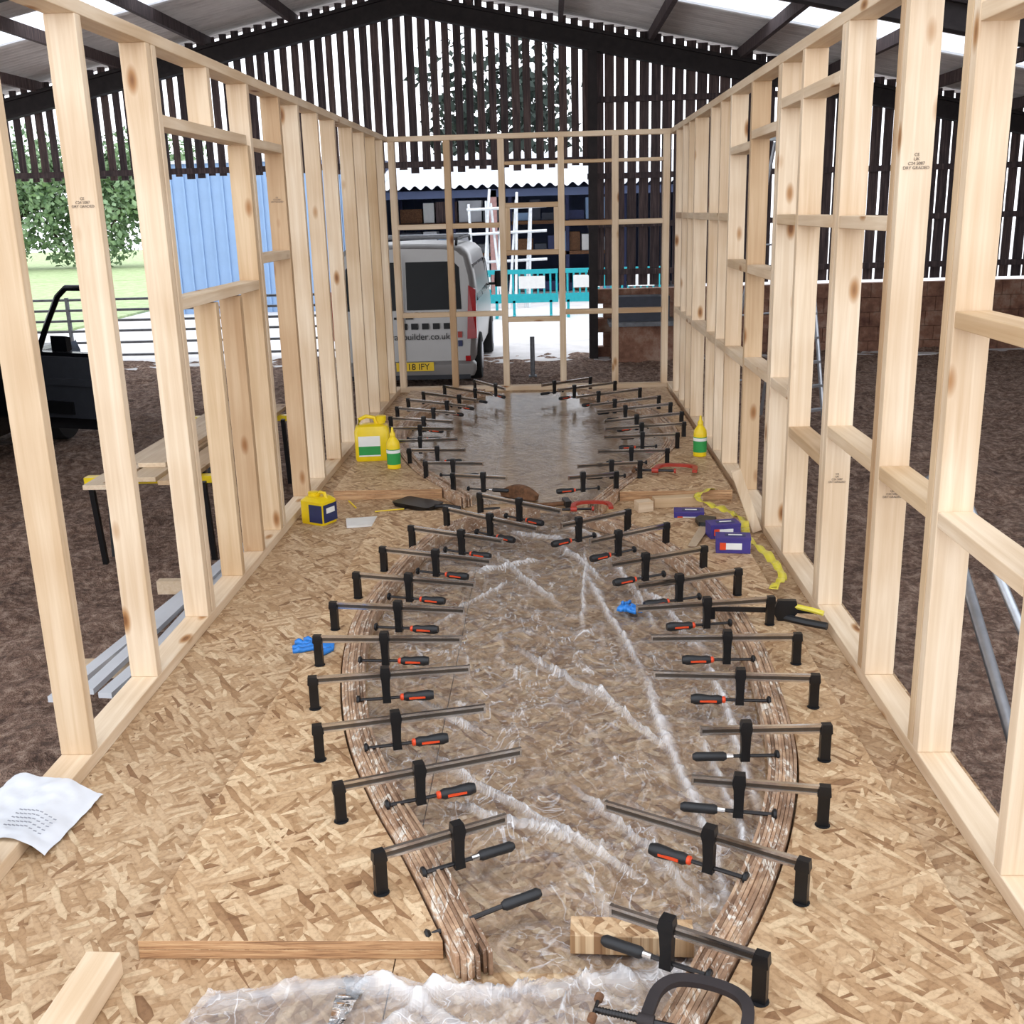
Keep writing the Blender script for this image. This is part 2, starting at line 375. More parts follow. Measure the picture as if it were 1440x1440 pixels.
board(paths['fl'],-1,-1.33,6.16,9.85,.06); board(paths['fr'],1,1.03,6.03,9.75,.06)

# ---------------------------------------------------------------- bar clamps
CL=[(-0.44,2.25,-0.14,2.41,.61),(-0.60,2.57,-0.11,2.76,.43),(-0.73,2.91,-0.23,3.04,.46),(-0.82,3.26,-0.30,3.34,.46),(-0.88,3.62,-0.35,3.60,.47),(-0.89,3.97,-0.36,3.89,.50),(-0.86,4.33,-0.34,4.19,.45),(-0.80,4.69,-0.29,4.49,.50),(-0.71,5.03,-0.25,4.79,.56),(-0.57,5.37,-0.09,4.98,.50),(-0.41,5.64,0.03,5.29,.50),
(0.41,1.88,0.11,2.04,.61),(0.57,2.21,0.12,2.47,.45),(0.70,2.54,0.36,2.60,.64),(0.79,2.89,0.42,2.88,.64),(0.84,3.24,0.32,3.28,.46),(0.86,3.59,0.34,3.59,.48),(0.84,3.97,0.31,3.89,.48),(0.77,4.31,0.33,4.14,.59),(0.67,4.63,0.24,4.42,.64),(0.54,5.01,0.16,4.76,.64),(0.37,5.26,0.03,5.03,.75)]
FC=[(-0.60,6.11,-0.28,6.02,.57),(-0.80,6.44,-0.44,6.40,.48),(-0.95,6.82,-0.58,6.80,.50),(-1.10,7.11,-0.66,7.15,.42),(-1.19,7.58,-0.72,7.51,.48),(-1.24,7.97,-0.75,7.78,.54),(-1.25,8.40,-0.75,8.13,.62),(-1.21,8.78,-0.70,8.44,.68),(-1.12,9.11,-0.63,8.70,.68),(-0.97,9.45,-0.52,8.97,.66),(-.72,9.75,-.42,9.25,.7),
(0.36,6.08,0.08,6.0,.7),(0.52,6.35,0.14,6.29,.46),(0.72,6.68,0.28,6.68,.52),(0.84,7.17,0.34,7.12,.48),(0.93,7.55,0.36,7.41,.54),(0.96,7.95,0.37,7.68,.59),(0.92,8.35,0.33,8.08,.62),(0.86,8.67,0.29,8.37,.65),(0.74,9.09,0.19,8.75,.66),(0.55,9.48,0.04,9.13,.72),(.34,9.75,-.1,9.4,.75)]
def clamp(ox,oy,tx,ty,fr,zb,grip,s=1.):
    L=math.hypot(tx-ox,ty-oy); ang=math.atan2(ty-oy,tx-ox)
    b=MB(); zt=.098*s
    b.loft([[(-.014*s,-.009*s,.0),(.014*s,-.009*s,.0),(.014*s,.009*s,.0),(-.014*s,.009*s,.0)],
            [(-.014*s,-.009*s,zt-.02),(.014*s,-.009*s,zt-.02),(.014*s,.009*s,zt-.02),(-.014*s,.009*s,zt-.02)],
            [(-.017*s,-.011*s,zt-.015),(.017*s,-.011*s,zt-.015),(.017*s,.011*s,zt-.015),(-.017*s,.011*s,zt-.015)],
            [(-.015*s,-.010*s,zt+.012),(.012*s,-.010*s,zt+.012),(.012*s,.010*s,zt+.012),(-.015*s,.010*s,zt+.012)]],'black')
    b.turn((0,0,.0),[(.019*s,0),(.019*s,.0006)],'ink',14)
    # I-section bar: bright flanges, darker web
    b.bb(-.01,L,-.0048*s,.0048*s,zt+.003*s,zt+.010*s,'steel'); b.bb(-.01,L,-.0048*s,.0048*s,zt-.015*s,zt-.009*s,'steel'); b.bb(-.01,L,-.0028*s,.0028*s,zt-.009*s,zt+.003*s,'darksteel')
    b.bb(L-.004,L+.002,-.0055*s,.0055*s,zt-.016*s,zt+.011*s,'steel')
    jx=L*fr; zl=.004
    b.loft([[(jx-.013*s,-.011*s,zl),(jx+.013*s,-.011*s,zl),(jx+.013*s,.011*s,zl),(jx-.013*s,.011*s,zl)],
            [(jx-.013*s,-.010*s,zl+.035),(jx+.011*s,-.010*s,zl+.035),(jx+.011*s,.010*s,zl+.035),(jx-.013*s,.010*s,zl+.035)],
            [(jx-.014*s,-.011*s,zt-.02),(jx+.013*s,-.011*s,zt-.02),(jx+.013*s,.011*s,zt-.02),(jx-.014*s,.011*s,zt-.02)],
            [(jx-.017*s,-.013*s,zt+.002),(jx+.017*s,-.013*s,zt+.002),(jx+.017*s,.013*s,zt+.002),(jx-.017*s,.013*s,zt+.002)],
            [(jx-.015*s,-.012*s,zt+.026),(jx+.012*s,-.012*s,zt+.026),(jx+.012*s,.012*s,zt+.026),(jx-.015*s,.012*s,zt+.026)]],'black')
    zs=zl+.014; a0=max(.10,jx-.09)
    b.cyl((a0,0,zs),(jx+.05,0,zs),.0052*s,'screw',8)
    b.turn((a0-.012,0,zs),[(.012*s,0),(.015*s,.004),(.015*s,.009),(.008*s,.014)],'black',12,Vector((1,0,0)))
    hx=jx+.045
    if grip:
        b.turn((hx,0,zs),[(.007*s,0),(.011*s,.004),(.010*s,.014)],'orange',12,Vector((1,0,0)))
        b.turn((hx+.012,0,zs),[(.011*s,0),(.015*s,.012),(.013*s,.035),(.016*s,.062),(.017*s,.085),(.013*s,.102)],'grip',12,Vector((1,0,0)))
        b.bb(hx+.03,hx+.085,-.0176*s,.0176*s,zs-.003,zs+.003,'orange')
        b.turn((hx+.10,0,zs),[(.0135*s,0),(.013*s,.006),(.006*s,.012)],'orange',12,Vector((1,0,0)))
    else:
        b.turn((hx-.01,0,zs),[(.007*s,0),(.008*s,.02)],'steel',10,Vector((1,0,0)))
        b.turn((hx+.01,0,zs),[(.009*s,0),(.013*s,.008),(.0125*s,.05),(.013*s,.09),(.008*s,.10)],'grip',12,Vector((1,0,0)))
    return b.obj("bar_clamp",smooth=True,autos=35,loc=(ox,oy,zb),rotz=ang)
for i,c in enumerate(CL): clamp(*c,.051,i not in (0,13,14,11),1.08)
for i,c in enumerate(FC): clamp(*c,.061,i%3!=0,.98)
b=MB()
b.cyl((-.30,2.10,.045),(-.13,2.168,.075),.006,'screw',8); b.turn((-.14,2.164,.073),[(.009,0),(.014,.01),(.013,.05),(.014,.09),(.008,.10)],'grip',12,Vector((.9,.36,.12)))
b.turn((-.315,2.094,.043),[(.012,0),(.017,.006),(.010,.014)],'black',12,Vector((.9,.36,.12)))
b.obj("clamp_screw_handle",smooth=True,autos=40)

# ---------------------------------------------------------------- polythene sheets
_pc={k:catmull(v,6) for k,v in paths.items()}
def interp(k,y):
    P=_pc[k]
    for a,c in zip(P,P[1:]):
        if a.y<=y<=c.y: return a.x+(c.x-a.x)*(y-a.y)/max(1e-6,c.y-a.y)
    return P[0].x if y<P[0].y else P[-1].x
def fold(x,y,x0,y0,x1,y1,w):
    dx,dy=x1-x0,y1-y0; L=dx*dx+dy*dy; t=((x-x0)*dx+(y-y0)*dy)/L
    if t<0 or t>1: return 0
    wob=.02*noise.noise(Vector((t*3,x0*9,y0)))+.008*noise.noise(Vector((t*11,x0*9,y0)))
    side=((x-x0)*dy-(y-y0)*dx)/math.sqrt(L)-wob
    e=max(0,min(1,min(t,1-t)*4)); w2=w*(.6+.7*abs(noise.noise(Vector((t*5,x0,4)))))
    d=side/w2
    return (math.exp(-(d*1.8)**2) if d>0 else math.exp(-(d*.8)**2))*e
folds=[(.10,4.9,.34,3.4,.024),(.30,3.7,.42,2.05,.030),(.36,4.6,.58,3.7,.026),(.56,3.9,.55,2.5,.026),(.22,5.1,.44,3.9,.020),(-.35,5.1,.05,4.2,.016),(.15,5.2,.10,3.9,.018),(-.5,3.1,.30,2.25,.012),(-.45,4.7,.0,4.95,.016),(-.2,3.9,.2,3.3,.008),(.05,3.6,.40,2.9,.012),(-.05,5.3,.25,4.5,.020),(-.4,2.75,.2,2.45,.008),(.0,2.9,.38,2.2,.011),(-.3,5.4,.1,5.2,.018),(.0,5.5,.3,5.2,.018),(-.55,4.0,-.15,4.7,.010),(.44,3.2,.50,2.3,.02),(-.6,3.5,-.2,3.1,.007)]
def ridge(v,p): return (1-abs(noise.noise(v)))**p
def hh(x,y):
    xr=x*.95+y*.2; yr=y*.95-x*.2
    w1=noise.noise(Vector((x*2.2,y*1.8,1.7)))*.5
    r=ridge(Vector((xr*7+w1,yr*5-w1,3.1)),12); r2=ridge(Vector((xr*6+yr*7,yr*10-xr*5+w1,7.)),13); r3=ridge(Vector((x*24+w1,y*15,5.)),9)
    amp=.5+1.2*max(0,noise.noise(Vector((x*1.6,y*1.3,9.3)))+.25)
    f=0
    for F_ in folds: f=max(f,fold(x,y,*F_))
    h=(.015*r+.011*r2+.005*r3)*amp+.028*f
    hz=amp*(.35*max(0,r-.5)+.26*max(0,r2-.55)+.18*max(0,r3-.55))+.75*max(0,f-.25)
    return .003+h, min(1,hz)
def film(name,nx,ny,fn,mat):
    b=MB(); idx=[]; hz=[]
    for j in range(ny+1):
        row=[];hr=[]
        for i in range(nx+1):
            p,q=fn(i/nx,j/ny); row.append(len(b.v)); b.v.append(Vector(p)); hr.append(q)
        idx.append(row); hz.append(hr)
    for j in range(ny):
        for i in range(nx): b.face([idx[j][i],idx[j][i+1],idx[j+1][i+1],idx[j+1][i]],mat,(hz[j][i]+hz[j+1][i+1])/2)
    return b.obj(name,smooth=True,recalc=False)
def f1(u,v):
    y=2.02+(5.80-2.02)*v
    xl=interp('nl',y)+.048 if y<5.55 else -.45; xr=interp('nr',y)-.048 if y<5.4 else .2
    if y<2.15: xl=max(xl,-.17)
    x=xl+(xr-xl)*u; h,z=hh(x,y); return (x,y,h),z
film("crumpled_polythene_sheet",240,520,f1,'poly')
def f2(u,v):
    x=-.86+1.22*u; y0=1.42; y1=2.0+.03*math.sin(x*9)-(.0 if x>-.3 else .02); y=y0+(y1-y0)*v
    h,z=hh(x*1.2+3,y*1.2+2); e=math.exp(-((v-.95)/.04)**2); x2=x+.16*(v-.5)*(1 if x<-.5 else 0)
    s_=math.exp(-((x-(-.75+.9*(y-1.42)))/.02)**2)+math.exp(-((x-(.28-1.2*(y-1.42)))/.025)**2)
    return (x2,y,h*1.3+.012*e+.02*s_),min(1,z*1.2+.10+.3*e+.35*s_)
film("crumpled_polythene_offcut",190,90,f2,'poly')
def f3(u,v):
    y=6.0+(9.95-6.0)*v; xl=interp('fl',y)+.06; xr=interp('fr',min(y,9.6))-.06; x=xl+(xr-xl)*u
    return (x,y,.003+.0010*noise.noise(Vector((x*3,y*1.2,8)))),.10*max(0,noise.noise(Vector((x*5,y*3,1))))
film("flat_polythene_sheet",60,140,f3,'polyflat')

# ---------------------------------------------------------------- small things on the deck
def bottle(name,x,y,z):
    b=MB(); b.turn((0,0,0),[(.040,0),(.044,.004),(.044,.15),(.040,.175),(.022,.20),(.016,.21)],'yellow',24)
    b.turn((0,0,.03),[(.0448,0),(.0448,.10)],'green',24); b.turn((0,0,.105),[(.0455,0),(.0455,.02)],'white',24)
    b.turn((0,0,.21),[(.018,0),(.018,.02),(.010,.03),(.007,.055),(.004,.06)],'yellow',16)
    return b.obj(name,smooth=True,autos=40,loc=(x,y,z))
def rrect(w,d,r,z,cx=0,cy=0,seg=4):
    o=[]
    for sx,sy,a0 in ((1,1,0),(-1,1,90),(-1,-1,180),(1,-1,270)):
        for i in range(seg+1):
            a=math.radians(a0+90*i/seg); o.append((cx+sx*(w/2-r)+r*math.cos(a),cy+sy*(d/2-r)+r*math.sin(a),z))
    return o
def jug(name,x,y,z,s=1,rot=0,label='white',lab2='green'):
    b=MB(); w,d,h=.19*s,.12*s,.20*s
    b.loft([rrect(w*.94,d*.94,.02*s,0),rrect(w,d,.025*s,.01*s),rrect(w,d,.025*s,h*.82),rrect(w*.9,d*.86,.03*s,h*.95),rrect(w*.5,d*.5,.02*s,h)],'yellow')
    b.box((-w*.08,-d/2-.001,h*.42),(w*.62,.003,h*.56),label); b.box((-w*.08,-d/2-.002,h*.30),(w*.62,.003,h*.24),lab2)
    b.turn((w*.28,0,h),[(.022*s,0),(.022*s,.012*s),(.028*s,.013*s),(.028*s,.04*s),(.024*s,.042*s)],'yellow',20)
    b.tube([(w*.15,0,h*.97),(w*.08,0,h*1.16),(-w*.15,0,h*1.2),(-w*.34,0,h*1.12),(-w*.40,0,h*.88)],.011*s,'yellow',8)
    return b.obj(name,smooth=True,autos=40,loc=(x,y,z),rotz=rot)
jug("glue_jerrycan",-1.22,7.0,.061,1.22,.12)
bottle("wood_glue_bottle",-1.04,6.72,.061)
bottle("wood_glue_bottle",.96,6.92,.061)
def tub(x,y,z):
    b=MB(); b.loft([rrect(.16,.13,.02,0),rrect(.165,.135,.025,.01),rrect(.165,.135,.025,.13),rrect(.12,.10,.03,.15)],'yellow')
    b.box((.035,-.069,.065),(.09,.003,.10),'navy'); b.box((.0835,.0,.065),(.003,.11,.10),'navy'); b.box((.085,.0,.08),(.002,.07,.03),'white')
    b.turn((-.03,0,.15),[(.03,0),(.03,.02),(.026,.022)],'yellow',18); b.tube([(.0,0,.15),(.02,0,.175),(.05,0,.172),(.06,0,.14)],.01,'yellow')
    return b.obj("glue_tub",smooth=True,autos=40,loc=(x,y,z),rotz=-.5)
tub(-1.32,5.70,.001)
def sbox(x,y,z,r,s=1):
    b=MB(); w,d,h=.15*s,.09*s,.065*s
    b.box((0,0,h/2),(w,d,h),'purple'); b.box((0,0,h+.001),(w*1.02,d*1.02,.012),'purple'); b.box((0,-d/2-.001,h*.5),(w*.5,.003,h*.45),'white'); b.box((-w*.3,-d/2-.002,h*.5),(w*.18,.003,h*.5),'orange'); b.box((.01,0,h+.0075),(w*.6,d*.4,.002),'navy'); b.box((.01,0,h+.009),(w*.4,d*.14,.002),'white')
    b.box((w/2+.001,0,h*.5),(.002,d*.6,h*.5),'white')
    return b.obj("screw_box",loc=(x,y,z),rotz=r,bevel=.002)
sbox(.72,5.56,.001,-.1,1.05); sbox(.84,5.16,.051,.15,1.02); sbox(.85,4.92,.051,-.12,1.08)
def plank(name,x,y,z,L,w,h,r,k='px'):
    b=MB(); b.box((0,0,h/2),(L,w,h),k); return b.obj(name,loc=(x,y,z),rotz=r,bevel=.002)
plank("timber_offcut",.70,5.92,.001,.28,.07,.055,.12); plank("timber_offcut",.50,5.82,.001,.09,.07,.06,.3)
b=MB(); b.box((0,0,.03),(.08,.40,.06),'py',None,.9); b.obj("timber_offcut",loc=(-1.045,1.82,.001),rotz=-.04,bevel=.003)
b=MB(); b.box((0,0,.027),(.28,.07,.05),'osb2'); b.obj("osb_offcut",loc=(.16,2.10,.012),rotz=-.05,bevel=.002)
b=MB(); b.box((0,0,0),(.05,.035,.36),'pz',Matrix.Rotation(-.36,3,'Y')@Matrix.Rotation(.1,3,'X')); b.obj("timber_prop",loc=(.985,5.35,.18),bevel=.002)
b=MB(); rings=[]
for i in range(13):
    a=-.9+1.8*i/12; zt=math.cos(a)*.13-.05
    rings.append([(math.sin(a)*.16,-.022,zt),(math.sin(a)*.16,.022,zt),(math.sin(a)*.15,.022,.0),(math.sin(a)*.15,-.022,.0)])
b.loft(rings,'bark'); b.obj("curved_wood_block",loc=(-.21,6.12,.006),rotz=-.55,bevel=.003)
# clutter between the two moulds
b=MB(); b.loft([rrect(.26,.14,.02,.004),rrect(.28,.16,.02,.03)],'black'); b.tube([(.13,0,.02),(.2,.02,.03),(.28,.05,.02)],.012,'grip'); b.obj("paint_tray",loc=(-.80,5.98,.001),rotz=-.6)
b=MB(); b.loft([rrect(.2,.16,.01,0),rrect(.2,.16,.01,.012)],'white'); b.obj("plastic_lid",loc=(-1.06,5.66,.001),rotz=.2)
b=MB(); b.bb(-.16,.0,-.008,.008,.005,.013,'screw'); b.turn((0,0,.012),[(.010,0),(.013,.03),(.011,.09),(.008,.11)],'grip',10,Vector((1,0,0))); b.obj("chisel",smooth=True,autos=40,loc=(-.42,5.84,.001),rotz=.3)
b=MB(); b.cyl((-.14,0,.015),(.10,0,.015),.012,'bark',10); b.box((.12,0,.02),(.035,.10,.035),'screw'); b.obj("claw_hammer",smooth=True,autos=40,loc=(-.05,5.93,.001),rotz=.2)
b=MB(); b.prism([(0,-.02),(.40,-.045),(.40,.01),(0,.02)],.008,.0105,'steel'); b.prism([(.38,-.05),(.50,-.055),(.52,.03),(.46,.05),(.38,.02)],0,.022,'black'); b.obj("handsaw",loc=(.66,4.96,.052),rotz=1.3)
for (x,y,r) in [(-.95,5.9,.3),(.3,5.86,1.2),(-1.2,6.05,2.)]:
    b=MB(); b.cyl((-.09,0,.005),(.08,0,.005),.0045,'yellow',6); b.cyl((.08,0,.005),(.095,0,.005),.0045,'ink',6,.001); b.obj("carpenters_pencil",loc=(x,y,.001),rotz=r)
def gclamp(name,x,y,z,r,s,k,tilt=0):
    b=MB(); pts=[(0,0),(0,.03),(.01,.10),(.05,.145),(.13,.155),(.20,.14),(.235,.10),(.24,.03),(.24,0)]
    rings=[]
    Q=catmull([(p[0]*s,p[1]*s) for p in pts],4)
    for i,p in enumerate(Q):
        d=(Q[min(i+1,len(Q)-1)]-Q[max(i-1,0)]).normalized(); nn=Vector((-d.y,d.x,0)); w=.015*s;h=.009*s
        rings.append([p+nn*w+Vector((0,0,-h)),p-nn*w+Vector((0,0,-h)),p-nn*w+Vector((0,0,h)),p+nn*w+Vector((0,0,h))])
    b.loft(rings,k)
    b.cyl((-.13*s,-.005*s,0),(.12*s,-.005*s,0),.008*s,'screw',10)
    for i in range(14): b.cyl((-.12*s+i*.008*s,-.005*s,0),(-.117*s+i*.008*s,-.005*s,0),.0095*s,'screw',10)
    b.turn((.115*s,-.005*s,0),[(.012*s,0),(.016*s,.006),(.016*s,.012)],k,12,Vector((1,0,0)))
    b.turn((-.02*s,-.005*s,0),[(.017*s,0),(.017*s,.04*s)],k,12,Vector((1,0,0)))
    b.cyl((-.13*s,-.04*s,0),(-.13*s,.03*s,0),.005*s,'screw',8)
    b.turn((-.13*s,-.045*s,0),[(.004*s,0),(.012*s,.004*s),(.012*s,.02*s),(.004*s,.024*s)],'bark',10,Vector((0,1,0)))
    b.turn((-.13*s,.022*s,0),[(.004*s,0),(.012*s,.004*s),(.012*s,.02*s),(.004*s,.024*s)],'bark',10,Vector((0,1,0)))
    o=b.obj(name,smooth=True,autos=40,loc=(x,y,z),rotz=r); o.rotation_euler[0]=tilt; return o
gclamp("g_clamp",.165,1.77,.10,-.30,.80,'rail',.1)
gclamp("g_clamp",.10,5.58,.085,.05,.85,'red')
gclamp("g_clamp",.62,6.42,.09,-.2,1.0,'red')
b=MB(); b.bb(-.25,.16,-.004,.004,.03,.05,'screw'); b.loft([[(.02,-.012,.0),(.07,-.012,.0),(.07,.012,.0),(.02,.012,.0)],[(.0,-.015,.04),(.10,-.015,.04),(.10,.015,.04),(.0,.015,.04)],[(.02,-.012,.085),(.09,-.012,.085),(.09,.012,.085),(.02,.012,.085)]],'black')
b.tube([(.05,0,.01),(.12,-.05,.012),(.2,-.09,.012)],.016,'grip'); b.tube([(.08,0,.06),(.15,-.03,.055),(.19,-.05,.05)],.011,'tape'); b.loft([rrect(.03,.03,.005,0,-.24),rrect(.03,.03,.005,.07,-.24)],'black')
b.obj("quick_grip_clamp",smooth=True,autos=40,loc=(.86,4.02,.051),rotz=-.1)
def glove(x,y,z,r,s=1):
    b=MB(); n=14
    for cx,cy,L,wd,a in [(0,0,.10,.05,0),(.07,.0,.09,.012,.1),(.07,.02,.09,.011,.35),(.07,-.02,.085,.012,-.2),(.06,-.035,.07,.010,-.5),(.01,.045,.07,.012,.9)]:
        rings=[]
        for i in range(n):
            t=i/(n-1); px=(cx+math.cos(a)*L*t)*s; py=(cy+math.sin(a)*L*t)*s; hh_=.012+.022*abs(noise.noise(Vector((px*40,py*40,x))))
            w_=wd*s*(1-.6*t**4)*(1+.25*noise.noise(Vector((t*6,cx*30,y))))
            rings.append([(px+math.sin(a)*w_,py-math.cos(a)*w_,.0),(px+math.sin(a)*w_*.6,py-math.cos(a)*w_*.6,hh_),(px-math.sin(a)*w_*.6,py+math.cos(a)*w_*.6,hh_*.7),(px-math.sin(a)*w_,py+math.cos(a)*w_,.0)])
        b.loft(rings,'blueg')
    return b.obj("nitrile_glove",smooth=True,loc=(x,y,z),rotz=r)
glove(-.86,3.80,.053,3.3,1.0); glove(.26,4.22,.03,-.3,.7)
# poly mailer draped over the left plate
b=MB(); n=26; idx=[]
def mz(x): return .052 if x<XL else max(.006,.052-(x-XL)*.6)
for j in range(n+1):
    row=[]
    for i in range(n+1):
        u=i/n; v=j/n; x=-1.66+.27*u+.03*v; y=2.50+.32*v-.03*u
        z=mz(x)+.014*abs(noise.noise(Vector((u*4,v*4,2))))+.012*math.exp(-((u-.1)/.12)**2)+.006*abs(noise.noise(Vector((u*11,v*9,5))))
        row.append(len(b.v)); b.v.append(Vector((x,y,z)))
    idx.append(row)
for j in range(n):
    for i in range(n): b.face([idx[j][i],idx[j][i+1],idx[j+1][i+1],idx[j+1][i]],'paper')
for j in range(5):
    for i in range(9):
        u=.50+i*.045; v=.12+j*.06; x=-1.66+.27*u+.03*v; y=2.50+.32*v-.03*u
        z=mz(x)+.012+.008; b.face(b.ring([(x,y,z),(x+.009,y,z-.003),(x+.009,y+.005,z-.003),(x,y+.005,z)]),'greyink')
b.obj("poly_mailer",smooth=True)
b=MB(); pts=catmull([(.92,6.05),(.80,5.85),(.90,5.6),(.98,5.4),(.95,5.1),(.99,4.8),(1.0,4.5),(.93,4.35)],8); rings=[]
for i,p in enumerate(pts):
    d=(pts[min(i+1,len(pts)-1)]-pts[max(i-1,0)]).normalized(); nn=Vector((-d.y,d.x,0)); tw=math.sin(i*.5)
    z=.056+.018*abs(math.sin(i*.9)); w_=.02
    rings.append([p+nn*w_+Vector((0,0,z+.008*tw)),p-nn*w_+Vector((0,0,z-.003*tw)),p-nn*w_+Vector((0,0,z+.001-.003*tw)),p+nn*w_+Vector((0,0,z+.001+.008*tw))])
b.loft(rings,'tape'); b.obj("warning_tape",smooth=True)

# ---------------------------------------------------------------- ground
GZ=-.70
b=MB(); nx,ny=260,220; idx=[]
for j in range(ny+1):
    y=-3+21.4*j/ny; row=[]
    for i in range(nx+1):
        x=-14+27*i/nx; row.append(len(b.v)); b.v.append(Vector((x,y,GZ-.03+.07*noise.noise(Vector((x*.8,y*.8,0)))+.05*noise.noise(Vector((x*3.1,y*3.1,4)))+.045*noise.noise(Vector((x*8,y*8,4))))))
    idx.append(row)
for j in range(ny):
    for i in range(nx): b.face([idx[j][i],idx[j][i+1],idx[j+1][i+1],idx[j+1][i]],'soil')
b.obj("ground",smooth=True,recalc=False)
b=MB(); b.bb(-60,60,17.4,90,GZ-.12,GZ-.035,'yard'); b.obj("yard_ground")
b=MB(); b.bb(-70,-11.0,24,90,GZ-.08,GZ+.02,'grass'); b.bb(-60,-4.5,44,90,GZ-.05,GZ+.03,'grass'); b.obj("meadow")

# ---------------------------------------------------------------- barn
YB=18.0; AX=-2.2
def rz(x): return 5.10-.21*abs(x-AX)
b=MB(); x=-14.
while x<11.7:
    right=x>.62
    w_=(.150 if right else .118)+random.uniform(-.014,.014); pitch=.184+(random.uniform(-.012,.012))
    zb=2.30+random.uniform(-.03,.03) if not right else .42
    if random.random()>.03: b.bb(x,x+w_,YB-.01+random.uniform(-.006,.006),YB+.014,zb,rz(x+w_/2)-.05,'board')
    x+=pitch
for x0,x1,z in [(-14,.6,2.36),(.6,6,3.25),(.6,11.7,.6),(.6,11.7,1.35),(.6,11.7,2.1)]:
    b.bb(x0,x1,YB-.09,YB-.02,z,z+.09,'board',.3)
b.obj("barn_gable_cladding")
b=MB()
for i in range(36):
    for j in range(5):
        x=.70+i*.30+(.15 if j%2 else 0); b.bb(x,x+.292,YB-.12,YB+.12,GZ-.1+j*.235,GZ-.1+j*.235+.228,'block')
b.obj("barn_blockwork_wall")
def beam(b,p0,p1,hh_,ww,k='rail'):
    p0=Vector(p0);p1=Vector(p1)
    rr=[]
    for p in (p0,p1): rr.append([(p.x,p.y-ww/2,p.z-hh_),(p.x,p.y+ww/2,p.z-hh_),(p.x,p.y+ww/2,p.z),(p.x,p.y-ww/2,p.z)])
    b.loft(rr,k)
b=MB()
for yy in (YB-.25,11.8,5.6):
    for sx in (-1,1):
        xe=-14 if sx<0 else 11.7
        beam(b,(AX,yy,rz(AX)-.20),(xe,yy,rz(xe)-.20),.05,.18); beam(b,(AX,yy,rz(AX)-.46),(xe,yy,rz(xe)-.46),.05,.18); beam(b,(AX,yy,rz(AX)-.24),(xe,yy,rz(xe)-.24),.24,.03)
    for x in ((-13.8,.68,6.6) if yy>17 else (-13.8,11.5)):
        b.bb(x-.07,x+.07,yy-.08,yy-.065,GZ-.1,rz(x)-.4,'rail'); b.bb(x-.07,x+.07,yy+.065,yy+.08,GZ-.1,rz(x)-.4,'rail'); b.bb(x-.01,x+.01,yy-.065,yy+.065,GZ-.1,rz(x)-.4,'rail')
b.obj("barn_steel_frame")
b=MB(); x=-13.6
while x<11.5:
    b.bb(x-.035,x+.035,4.2,YB+.1,rz(x)-.21,rz(x)-.05,'board',random.uniform(.3,1)); x+=1.38
b.obj("roof_purlins")
def sheet(b,x0,x1,y0,y1,k,dz=0,pitch=.146,amp=.026):
    n=int((y1-y0)/pitch*6); R=[[],[]]
    for i in range(n+1):
        y=y0+(y1-y0)*i/n; h=amp*math.cos(2*math.pi*y/pitch)
        R[0].append((x0,y,rz(x0)+h+dz)); R[1].append((x1,y,rz(x1)+h+dz))
    b.loft(R,k,False,.5,False)
b=MB(); sk=[(14.35,15.45),(10.4,11.4),(7.0,8.1)]
for side in ((-14.3,AX),(AX,12.3)):
    for y0,y1 in ((4.0,7.0),(8.1,10.4),(11.4,14.35),(15.45,18.4)): sheet(b,side[0],side[1],y0,y1,'roof')
    for y0,y1 in sk:
        if side[0]<-5: sheet(b,-14.3,-11.0,y0,y1,'roof'); sheet(b,-4.9,AX,y0,y1,'roof')
        else: sheet(b,AX,1.6,y0,y1,'roof'); sheet(b,7.6,12.3,y0,y1,'roof')
b.obj("ceiling",smooth=True)
b=MB()
for y0,y1 in sk: sheet(b,-11,-4.9,y0,y1,'skyl'); sheet(b,1.6,7.6,y0,y1,'skyl')
b.obj("window_1",smooth=True)
b=MB(); y=4.0
while y<17.6:
    b.bb(12.1,12.125,y,y+.15+random.uniform(-.01,.01),.4,rz(12.1)-.06,'board'); y+=.19
b.bb(12.0,12.1,4,17.7,1.2,1.3,'board'); b.bb(12.0,12.2,4,17.7,GZ-.1,.4,'block'); b.obj("barn_side_cladding")

# ---------------------------------------------------------------- field gate
b=MB(); x=-13.5
while x<-3.2:
    x1=min(x+3.4,-2.75)
    for z in (.12,.34,.54,.72,.90,1.08): b.cyl((x,18.5,GZ+z-.02),(x1-.12,18.5,GZ+z-.02),.022,'galv',8)
    for xx in (x,(x+x1)/2,x1-.12): b.bb(xx-.025,xx+.025,18.47,18.53,GZ-.05,GZ+1.1,'galv')
    b.cyl((x1-.06,18.5,GZ-.1),(x1-.06,18.5,GZ+1.25),.05,'galv',12); x=x1
b.obj("field_gate")

# ---------------------------------------------------------------- van
van=empty("van",(-2.04,14.75,GZ-.03),.0)
def vsec(y,Hh,W,zb=.32,lean=0):
    pr=[(.0,.90),(.07,.96),(.30,.99),(.62,1.0),(.78,.965),(.93,.90),(.985,.80),(1.0,.62),(1.012,.0)]
    o=[]
    for t,w_ in pr: o.append((w_*W,y+lean*t*t,zb+(Hh-zb)*t))
    for t,w_ in pr[:-1][::-1]: o.append((-w_*W,y+lean*t*t,zb+(Hh-zb)*t))
    return o
b=MB(); b.loft([vsec(.03,1.90,.93,.30,.14),vsec(0.10,1.94,.985,.28,.14),vsec(.8,1.96,.99,.28),vsec(2.4,1.96,.99,.28),vsec(3.3,1.92,.985,.28),vsec(3.7,1.68,.98,.28),vsec(4.25,1.22,.97,.28),vsec(4.75,1.05,.93,.28),vsec(4.97,.85,.80,.30)],'vanp')
b.obj("body",van,smooth=True,autos=40)
b=MB()
def rearx(t): return .03+.14*t*t-.012
